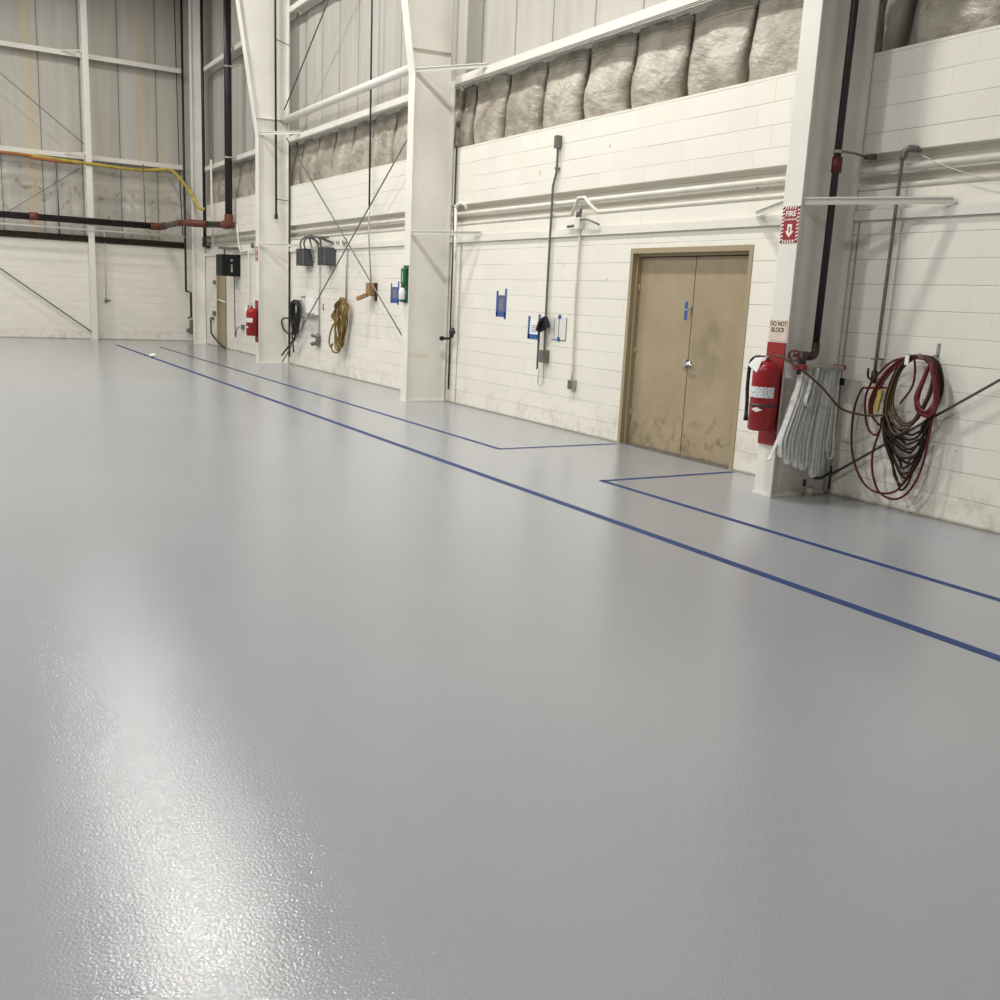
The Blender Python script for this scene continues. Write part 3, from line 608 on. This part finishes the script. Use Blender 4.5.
# green bottle station on the middle column
t = thing('bottle_station', 'green wall holder with a white bottle on the middle column', 'dispenser', (6.2, 13.25, 1.45))
obj('back_plate', MB().box(6.235, 6.25, 13.21, 13.37, 1.45, 1.99), M_green, t, bevel=.006)
obj('upper_holder', MB().box(6.185, 6.235, 13.22, 13.36, 1.70, 1.95), M_green, t, bevel=.02)
obj('highlight_strip', MB().box(6.181, 6.186, 13.26, 13.30, 1.75, 1.90), mat('pale_green_glint', (.25, .42, .33), .2), t)  # pale strip paints a highlight onto the green holder
obj('white_bottle', MB().lathe((6.19, 13.29, 1.49), [(.04, 0), (.05, .015), (.05, .13), (.03, .17), (.018, .18)], 'z', 20), M_paper, t)
obj('bottle_cap', MB().lathe((6.19, 13.29, 1.67), [(.022, 0), (.022, .03)], 'z', 16), M_green, t)
obj('lower_cup', MB().lathe((6.19, 13.29, 1.46), [(.03, 0), (.05, .035)], 'z', 20), M_green, t)

# ------------------------------------------------------------------ crossed-rod bay
def tbox(y0, y1, xf, z0, z1, label):
    t = thing('transformer_box', label, 'box', ((xf+D)/2, (y0+y1)/2, z0), 'dark grey boxes on the block wall')
    obj('case', MB().box(xf, D, y0, y1, z0, z1), M_dark, t, bevel=.008)
    obj('side_cover', MB().box(xf+.02, D-.02, y0-.006, y0, z0+.015, z1-.015), mat('slate_enamel', (.06, .072, .08), .4), t)
    obj('corner_trim', MB().box(xf-.004, xf+.012, y0-.008, y0+.01, z0, z1), M_grey, t)
tbox(19.063, 19.51, 6.711, 2.05, 2.38, 'left of two dark grey boxes under looping cables by the far column')
tbox(17.841, 18.214, 6.69, 2.05, 2.38, 'right of two dark grey boxes under looping cables, nearer the crossed rods')
t = thing('cable_bundle', 'looping grey cables above the two dark wall boxes', 'cable', (6.75, 18.5, 2.35))
for a in ([(6.74, 19.3, 2.37), (6.72, 19.25, 2.52), (6.74, 18.9, 2.60), (6.74, 18.7, 2.42), (6.76, 18.6, 2.1)], [(6.76, 19.1, 2.37), (6.7, 19.0, 2.5), (6.72, 18.7, 2.62), (6.8, 18.4, 2.55), (6.75, 18.2, 2.38)],
          [(6.8, 18.9, 2.58), (6.78, 18.55, 2.5), (6.78, 18.32, 2.3), (6.8, 18.28, 2.1)], [(6.75, 18.8, 2.62), (6.74, 18.4, 2.5), (6.72, 18.1, 2.4)]):
    obj('cable', MB().tube(a, .018, 8, 7), M_grey, t)
obj('bracket', MB().bar((6.74, 18.95, 2.6), (6.74, 17.9, 2.56), .12, .03).bar((6.8, 18.3, 2.56), (D-.03, 17.95, 2.47), .04, .04), M_grey, t)
tag(obj('wall_conduit', MB().tube(YS([(18.62, 2.06), (18.63, .76)], D-.03), .014, 8), M_lgrey), 'thin pale conduit below the dark grey boxes down to a valve', 'conduit')
tag(obj('wall_conduit', MB().tube(YS([(17.22, 2.42), (17.228, 1.40)], D-.03), .016, 8), M_lgrey), 'thin pale conduit ending at the top of the ochre hose coil', 'conduit')
tag(obj('conduit_boss', MB().lathe((D, 17.35, 2.47), [(.07, 0), (.06, -.05), (.03, -.07)], 'x', 14).lathe((D, 17.7, 2.47), [(.03, 0), (.03, -.05)], 'x', 12), M_lgrey), 'pale round boss on the ledge where the rods cross', 'fitting')
t = thing('ceiling_cable', 'dark cable dropping from above to the crossed-rod bay ledge', 'cable', (D-.1, 16.1, 1.7))
obj('cable_upper', MB().tube([(D-.1, 16.14, 9.6), (D-.1, 16.117, 6.3), (D-.1, 16.06, 3.0)], .017, 8), M_dark, t)
obj('cable_lower', MB().tube([(D-.1, 16.06, 3.0), (D-.1, 16.045, 2.47), (D-.06, 16.0, 1.74)], .013, 8), M_lgrey, t)
t = thing('dispenser_box', 'small tan box with its flap hanging open on the block wall', 'box', (D-.1, 16.0, 1.45))
obj('case', MB().box(D-.13, D, 15.93, 16.08, 1.52, 1.75), M_card, t, bevel=.01)
obj('flap', MB().bar((D-.12, 16.03, 1.54), (D-.27, 16.12, 1.46), .18, .07), M_card, t, bevel=.01)
obj('back_plate', MB().box(D-.03, D, 15.86, 15.92, 1.44, 1.75), M_brown, t)
t = thing('tap_valve', 'grey tap fitting low on the wall between two hose coils', 'tap', (D-.05, 18.65, .5))
obj('body', MB().lathe((D-.06, 18.62, .5), [(.03, 0), (.05, .05), (.04, .12), (.055, .17), (.03, .25)], 'z', 14), M_grey, t)
obj('outlet_arm', MB().tube([(D-.06, 18.62, .68), (D-.1, 18.82, .69)], .035, 10).tube([(D-.06, 18.62, .56), (D-.1, 18.82, .52)], .04, 10), M_grey, t)
tag(obj('wall_clip', MB().box(D-.01, D, 18.455, 18.485, 1.2, 1.33), M_grey), 'tiny dark clip mark on the wall between two hose coils', 'clip')

def coil(outline, x0, n, r, smin, jit, seed, spread=.05):
    rnd = random.Random(seed); mb = MB(); top = outline[0]; cy = sum(p[0] for p in outline)/len(outline)
    for k in range(n):
        s = smin+(1-smin)*k/(n-1); zz = 1-.12*(1-s)+rnd.uniform(-.04, .02)
        pts = []
        for y, z in outline:
            pts.append((x0+rnd.uniform(-spread, spread), cy+(y-cy)*s+rnd.uniform(-jit, jit), top[1]+(z-top[1])*zz+rnd.uniform(-jit, jit)))
        mb.tube(pts, r, 8, 6, True)
    return mb
out = [(19.767, 1.339), (19.992, 1.251), (20.06, 1.043), (20.0, .785), (19.88, .643), (19.729, .707), (19.56, .974), (19.54, 1.211), (19.63, 1.32)]
t = thing('coiled_cable', 'messy black cable coil hanging right beside the far column', 'cable', (D-.1, 19.8, .2))
obj('coil', coil(out, D-.12, 10, .018, .45, .02, 3), M_rubber, t)
obj('loose_loop', MB().tube(YS([(20.0, .981), (20.25, .975), (20.42, .963), (20.55, .898), (20.45, .761), (20.15, .665), (19.8, .686)], D-.16), .018, 8, 6), M_rubber, t)
obj('loose_end', MB().tube([(D-.1, 19.5, 1.25), (D-.14, 19.42, 1.0), (D-.18, 19.5, .75), (D-.2, 19.66, .561), (D-.22, 20.06, .332), (D-.24, 20.3, .193)], .018, 8, 6), M_rubber, t)
obj('loose_end', MB().tube(YS([(20.0, .73), (19.95, .528), (19.863, .29)], D-.12), .018, 8, 6), M_rubber, t)
tag(obj('cable_hook', MB().tube([(D, 19.75, 1.36), (D-.14, 19.75, 1.33), (D-.16, 19.75, 1.38)], .014, 8, 4).tube([(D, 19.55, 1.45), (D-.08, 19.55, 1.42)], .014, 8), M_grey), 'grey hook holding the black cable coil', 'hook')
t = thing('paper_holder', 'white paper pad on a small shelf right of the black cable coil', 'paper', (D-.06, 19.25, 1.08))
obj('pad', MB().box(D-.03, D, 19.0, 19.42, 1.12, 1.40), M_paper, t, bevel=.004)
obj('shelf', MB().box(D-.14, D, 18.75, 19.35, 1.07, 1.10), M_lgrey, t)
out = [(17.201, 1.426), (17.46, 1.321), (17.58, 1.134), (17.54, .986), (17.44, .606), (17.322, .51), (17.168, .6), (17.048, .958), (16.93, 1.159), (16.96, 1.319), (17.113, 1.435)]
t = thing('coiled_hose', 'ochre brown hose coil hanging in the middle of the crossed-rod bay', 'hose', (D-.1, 17.25, .44))
obj('coil', coil(out, D-.12, 11, .015, .35, .018, 5), M_brownhose, t)
obj('loose_loop', MB().tube(YS([(17.54, .97), (17.70, .79), (17.75, .62), (17.67, .532), (17.56, .6)], D-.15), .016, 8, 6), M_brownhose, t)
obj('loose_loop', MB().tube(YS([(17.58, .6), (17.55, .49), (17.388, .45), (17.2, .48), (17.12, .546), (17.213, .637)], D-.17), .016, 8, 6), M_brownhose, t)

# thin pipe down the far column
t = thing('column_pipe', 'thin black pipe strapped down the web of the far column', 'pipe', (6.61, 20.6, 3.0))
obj('pipe_run', MB().tube([(6.58, 20.52, 9.5), (6.6, 20.52, 7.2), (6.626, 20.52, 3.02)], .022, 8), M_black, t)
obj('tie_wire', MB().tube([(6.6, 20.52, 6.5), (6.9, 20.5, 6.42)], .008, 6).tube([(6.62, 20.52, 3.4), (6.9, 20.5, 3.38)], .008, 6), M_black, t)
obj('end_fitting', MB().tube([(6.626, 20.52, 3.1), (6.626, 20.52, 3.0)], .035, 10), M_black, t)
tag(obj('edge_line', MB().tube([(D-.03, 20.46, 4.5), (D-.02, 20.46, .15)], .018, 8), M_black), 'dark thin line down the right edge of the far column', 'conduit')  # thin dark line at the column edge, built as a tube
tag(obj('edge_line', MB().tube([(D-.03, 13.07, 3.7), (D-.02, 13.07, .2)], .013, 8), M_black), 'dark thin conduit down the right edge of the middle column', 'conduit')

# ------------------------------------------------------------------ fire hose station on the nearest column
t = thing('standpipe', 'black standpipe running down the nearest column to a brass red valve', 'pipe', (6.5, 5.77, 1.05))
xr_ = 6.55
obj('pipe_run', MB().tube([(xr_+.0, 5.775, 9.5), (xr_, 5.775, 4.0), (xr_-.01, 5.775, 1.29)], .030, 14), M_black, t)
obj('red_coupling', MB().tube([(xr_, 5.775, 2.70), (xr_, 5.775, 2.82)], .042, 14), mat('dark_red_iron', (.10, .012, .01), .5), t)
obj('pipe_clamp', MB().tube([(xr_, 5.775, 2.85), (xr_, 5.775, 2.875)], .040, 14), M_lgrey, t)
obj('tie_rod', MB().tube([(xr_, 5.74, 2.862), (6.7, 5.72, 2.86), (D-.01, 5.78, 2.855)], .009, 6).box(D-.02, D+.04, 5.72, 5.8, 2.84, 2.88), M_grey, t)
M_brass = mat('tarnished_brass', (.09, .045, .032), .45, .5, noise_amt=.3, nscale=25)
obj('elbow', MB().tube([(xr_-.01, 5.775, 1.32), (xr_-.012, 5.77, 1.26), (xr_-.035, 5.76, 1.225), (xr_-.10, 5.74, 1.21), (xr_-.16, 5.72, 1.215)], .034, 14, 4), M_brass, t)
obj('valve_body', MB().tube([(6.42, 5.73, 1.215), (6.28, 5.70, 1.22)], .036, 14).tube([(6.31, 5.70, 1.24), (6.30, 5.69, 1.06)], .036, 14), M_brown, t)
b = MB(); cxy = V((6.175, 5.665, 1.22)); ax = V((-.9, -.4, 0)).normalized(); uu = V((0, 0, 1)); vv = ax.cross(uu)
b.tube([cxy+(uu*math.cos(a)+vv*math.sin(a))*.044 for a in [2*PI*i/20 for i in range(20)]], .009, 8, 0, True)
for a in (0, 2*PI/3, 4*PI/3): b.tube([cxy, cxy+(uu*math.cos(a)+vv*math.sin(a))*.044], .006, 6)
b.tube([cxy, cxy-ax*.11], .012, 8)
obj('hand_wheel', b, mat('worn_red_wheel', (.10, .025, .018), .5), t, 'red hand wheel')
t2 = tag(obj('hanging_tag', MB().box(6.19, 6.29, 5.745, 5.748, 1.03, 1.15), M_paper), 'small white tag hanging under the red hand wheel', 'tag')
t = thing('hose_rack', 'chrome bar rack with red end caps holding the white fire hose', 'rack', (6.5, 5.65, 1.1))
obj('bar', MB().bar((6.27, 5.645, 1.128), (6.71, 5.645, 1.128), .10, .03), M_chrome, t, bevel=.004)
obj('end_cap', MB().box(6.225, 6.285, 5.60, 5.71, 1.105, 1.148), M_redboard, t, bevel=.005)
obj('end_cap', MB().box(6.695, 6.745, 5.60, 5.71, 1.108, 1.150), M_redboard, t, bevel=.005)
obj('bracket', MB().box(6.70, 6.74, 5.66, 5.83, 1.0, 1.13).box(6.715, 6.745, 5.60, 5.66, .98, 1.04), M_box, t)
# folded canvas hose
b = bmesh.new(); rnd = random.Random(4); NF = 12
def ribbon(path, yc, wd, th=.0045, yshift=None):
    P = catmull([V((x, 0, z)) for x, z in path], 6); n = len(P); rows = []
    for i, p in enumerate(P):
        tt = (P[min(i+1, n-1)]-P[max(i-1, 0)]).normalized(); nr = V((-tt.z, 0, tt.x)); y = yc+(yshift(i/(n-1)) if yshift else 0)
        rows.append([b.verts.new(p+nr*a+V((0, y+c, 0))) for a, c in ((-th*.3, -wd/2), (-th, -wd*.3), (-th, wd*.3), (-th*.3, wd/2), (th*.3, wd/2), (th, wd*.3), (th, -wd*.3), (th*.3, -wd/2))])
    for A, Q in zip(rows, rows[1:]):
        for k in range(8):
            f = b.faces.new((A[k], A[(k+1) % 8], Q[(k+1) % 8], Q[k])); f.smooth = True
    b.faces.new(rows[0][::-1]); b.faces.new(rows[-1])
zb_ = [.37, .31, .335, .28, .30, .24, .265, .185, .20, .225, .40, .33]
for i in range(NF):
    u = i/(NF-1); xt = 6.30+.405*u; xb = 6.15+.575*u+rnd.uniform(-.012, .012); zb = zb_[i]+.025+rnd.uniform(-.02, .02)
    g = .010; wv = rnd.uniform(-.014, .014); wr = .012+rnd.uniform(0, .008) if i < 11 else .024
    path = [(xt-g, 1.13), (xt-g+(xb-xt)*.3+wv*.4, .88), (xb-wr+wv, .55), (xb-wr*1.15, zb+.06), (xb-wr*.7, zb+.012), (xb, zb), (xb+wr*.7, zb+.012), (xb+wr*1.15, zb+.06), (xb+wr*.6+wv, .55), (xt+g+(xb-xt)*.3+wv*.4, .88), (xt+g, 1.13)]
    ph = rnd.uniform(0, 6); am = rnd.uniform(.004, .014)
    ribbon(path, 5.65+rnd.uniform(-.012, .012), .046+rnd.uniform(0, .012), .006, yshift=lambda s, ph=ph, am=am: am*math.sin(ph+s*5))
# leading length that hangs off to the left, and its short loop
ribbon([(6.335, 1.08), (6.28, .95), (6.21, .75), (6.14, .55), (6.085, .43), (6.065, .38), (6.03, .35)], 5.70, .036)
ribbon([(6.33, 1.06), (6.315, .95), (6.29, .86), (6.30, .82), (6.33, .82), (6.35, .88), (6.37, 1.0), (6.39, 1.12)], 5.60, .045)
fh = tag(obj('fire_hose', b, M_hose), 'white canvas fire hose folded in long pleats on the rack', 'hose')
tag(obj('floor_pipe_stub', MB().tube([(D-.05, 5.74, .26), (D-.05, 5.74, .05)], .010, 8).tube([(D-.04, 5.74, .20), (6.70, 5.70, .165), (6.62, 5.70, .17)], .013, 8).tube([(6.53, 5.72, .1), (6.53, 5.72, .16)], .014, 8), M_black), 'small black pipe stub with a tap under the white fire hose', 'pipe')
tag(obj('foot_plate', MB().lathe((6.66, 5.77, 0), [(.045, 0), (.05, .05), (.035, .075)], 'z', 14), mat('worn_white', (.5, .44, .35), .6, noise_amt=.3, nscale=20)), 'worn pale stub at the foot of the nearest column', 'fitting')

# ------------------------------------------------------------------ near bay: drop pipe and hose coils
t = thing('drop_pipe', 'dark grey pipe with a top elbow dropping beside the nearest column', 'pipe', (D-.08, 5.38, 1.0))
obj('pipe_run', MB().tube([(D-.0, 5.27, 2.86), (D-.06, 5.32, 2.875), (D-.08, 5.37, 2.85), (D-.08, 5.375, 2.7), (D-.08, 5.38, 1.9), (D-.08, 5.385, 1.1)], .0145, 10, 3), M_grey, t)
obj('elbow', MB().tube([(D-.02, 5.28, 2.87), (D-.07, 5.35, 2.875), (D-.08, 5.37, 2.80)], .027, 10, 4), M_grey, t)
obj('wall_flange', MB().lathe((D-.08, 5.383, 1.215), [(.045, 0), (.045, .012)], 'z', 16).bar((D-.08, 5.383, 1.22), (D, 5.383, 1.22), .02, .012), M_grey, t)
obj('valve', MB().tube([(D-.08, 5.385, 1.12), (D-.08, 5.385, 1.02)], .026, 10).tube([(D-.09, 5.40, 1.05), (D-.1, 5.43, 1.07), (D-.1, 5.435, 1.14)], .010, 8, 3), M_black, t)
tag(obj('strap_hook', MB().box(D-.008, D, 4.865, 4.89, 1.27, 1.38).tube([(D, 4.875, 1.29), (D-.16, 4.9, 1.255), (D-.2, 4.9, 1.30)], .011, 8, 4), M_lgrey), 'pale wall hook carrying the tangle of hose coils', 'hook')
def loops(name, outline, x0, n, r, m, sy, sz, jit, seed, anchor=None):
    rnd = random.Random(seed); mb = MB(); top = max(p[1] for p in outline); cy = sum(p[0] for p in outline)/len(outline)
    for k in range(n):
        u = k/(max(1, n-1)); fy = 1-(1-sy)*u; fz = 1-(1-sz)*u; dx = rnd.uniform(-.04, .04); j = [(rnd.uniform(-jit, jit), rnd.uniform(-jit, jit)) for _ in outline]
        mb.tube([(x0+dx+.02*math.sin(i+k), cy+(y-cy)*fy+a, top+(z-top)*fz+c*(.3 if z > top-.08 else 1)) for i, ((y, z), (a, c)) in enumerate(zip(outline, j))], r, 8, 7, True)
    return mb
dark = [(5.017, 1.257), (5.14, 1.183), (5.207, .918), (5.208, .613), (5.12, .40), (5.04, .25), (4.966, .195), (4.90, .26), (4.855, .40), (4.816, .618), (4.768, .815), (4.74, 1.031), (4.812, 1.235), (4.93, 1.272)]
xh = D-.10
th = thing('dark_hose_coil', 'long black and brown hose hanging in many loops on the wall hook', 'hose', (xh, 4.97, .19))
mb = MB(); rnd = random.Random(11)
for k in range(12):
    f = 1-.62*(k/11)**.9; q = rnd.uniform(-.03, .03); w_ = rnd.uniform(.94, 1.0)
    mb.tube([(xh+rnd.uniform(-.035, .035), 4.97+(y-4.97)*w_+rnd.uniform(-.008, .008), (z if z > .92 else .92-.725*f*((.92-z)/.725)**(1-.55*(1-f)))+rnd.uniform(-.006, .006)) for y, z in dark], .0095, 8, 7, True)
obj('coil', mb, M_darkhose, th)
tan = [(5.017, 1.257), (5.132, 1.133), (5.182, .855), (5.13, .717), (5.043, .65), (4.932, .704), (4.878, .826), (4.818, .997), (4.819, 1.184), (4.917, 1.27)]
th = thing('tan_hose_coil', 'tan brown hose looped short in front of the black hose', 'hose', (xh-.05, 5.0, .64))
obj('coil', loops('c', tan, xh-.03, 4, .0095, M_tanhose, .88, .86, .010, 21), M_tanhose, th)
obj('loose_loop', MB().tube(YS([(4.974, 1.26), (4.951, 1.136), (4.966, 1.02), (5.05, .89)], xh-.05), .009, 8, 6), M_redhose, th)
th = thing('red_hose', 'dark red air hose with wide loose loops hanging left of the coils', 'hose', (xh-.08, 5.1, .11))
ra = [(4.90, 1.275), (5.032, 1.262), (5.204, 1.204), (5.339, 1.062), (5.4, .937), (5.396, .803), (5.35, .661), (5.278, .604), (5.227, .637), (5.222, .758)]
rb = [(5.21, 1.0), (5.30, .99), (5.382, .981), (5.452, .958), (5.501, .791), (5.489, .519), (5.423, .322), (5.285, .168), (5.12, .138), (4.975, .2), (4.881, .375)]
rc = [(5.21, .68), (5.254, .499), (5.257, .391), (5.226, .261), (5.144, .14), (4.992, .114), (4.87, .207), (4.785, .417), (4.755, .752), (4.73, 1.0), (4.8, 1.22), (4.90, 1.27)]
rd = [(4.93, 1.27), (5.018, 1.263), (5.142, 1.196), (5.259, 1.056), (5.329, .891), (5.319, .772), (5.245, .702)]
for i, p in enumerate((ra, rb, rc, rd, [(y-.02, z-.012) for y, z in rd], [(y+.012, z+.0) for y, z in rd[:-1]])):
    obj('hose_loop', MB().tube(YS(p, xh-.03-.004*i), .0095, 8, 8), M_redhose, th)
bunch = [(4.824, 1.221), (4.872, 1.067), (4.904, .95), (4.881, .851), (4.789, .812), (4.725, .857), (4.718, .946), (4.744, 1.067), (4.791, 1.187)]
th = thing('red_hose_bunch', 'tight bundle of red hose hooked over the right side of the coils', 'hose', (xh-.13, 4.8, .81))
mb = MB(); rnd = random.Random(9)
for k in range(6):
    s = 1-.05*k; mb.tube([(xh-.06+rnd.uniform(-.02, .02), 4.81+(y-4.81)*s*.95, 1.2+(z-1.2)*(1-.022*k)+rnd.uniform(-.004, .004)) for y, z in bunch], .0105, 8, 6, True)
obj('coil', mb, mat('brighter_red_hose', (.16, .018, .022), .45), th)
tag(obj('white_strap', MB().box(xh-.09, xh-.082, 4.995, 5.03, 1.20, 1.285).box(xh-.09, xh+.06, 4.995, 5.03, 1.28, 1.286), M_paper), 'white band tied round the top of the hose coils', 'strap')
tag(obj('yellow_tag', MB().prism([(5.263, .977), (5.225, .974), (5.245, .80), (5.288, .795)], 'x', xh-.065, xh-.045), mat('dull_yellow', (.42, .34, .07), .6, noise_amt=.3, nscale=30)), 'dull yellow tag hanging left of the black hose coil', 'tag')
tag(obj('draped_hose', MB().tube([(6.09, 5.80, 1.215), (6.10, 5.69, 1.19), (6.17, 5.56, 1.11), (6.33, 5.48, .98), (6.5, 5.42, .82), (6.62, 5.36, .775), (6.72, 5.27, .765), (6.80, 5.15, .79)], .010, 8, 8), M_tanhose), 'thin brown hose draped from the near extinguisher to the coils', 'hose')

# ------------------------------------------------------------------ floor tape
def tape(p, q, wd, label):
    p, q = V((*p, 0)), V((*q, 0)); d = (q-p).normalized(); s = V((-d.y, d.x, 0))*wd/2; b = MB(); B_ = b.b
    v = [B_.verts.new(c+V((0, 0, z))) for z in (.0005, .002) for c in (p+s, p-s, q-s, q+s)]
    for f in ((3, 2, 1, 0), (4, 5, 6, 7), (0, 1, 5, 4), (1, 2, 6, 5), (2, 3, 7, 6), (3, 0, 4, 7)): B_.faces.new([v[i] for i in f])
    tag(obj('floor_tape', b, M_floortape), label, 'tape')
tape((4.30, -3), (4.345, 26.2), .075, 'long blue tape line, the outer one farthest from the right wall')
tape((5.265, -3), (5.235, 6.888), .06, 'blue tape line parallel to the wall beside the nearest column')
tape((5.268, 8.78), (5.285, 25.7), .055, 'blue tape line along the aisle beyond the double door')
tape((5.22, 6.888), (6.86, 6.909), .055, 'short blue tape line meeting the near side of the double door')
tape((5.25, 8.767), (6.83, 8.795), .055, 'short blue tape line meeting the far side of the double door')
bm = bmesh.new(); bmesh.ops.create_icosphere(bm, subdivisions=3, radius=.07)
for v in bm.verts:
    n = noise.noise(v.co*30)*.03; v.co *= 1+n*8; v.co.z = v.co.z*.6+.04; v.co += V((4.36, 21.9, 0))
for f in bm.faces: f.smooth = False
lo = min(v.co.z for v in bm.verts)
for v in bm.verts: v.co.z -= lo-.001
tag(obj('crumpled_paper', bm, M_paper), 'small crumpled white paper on the far end of the floor', 'paper')
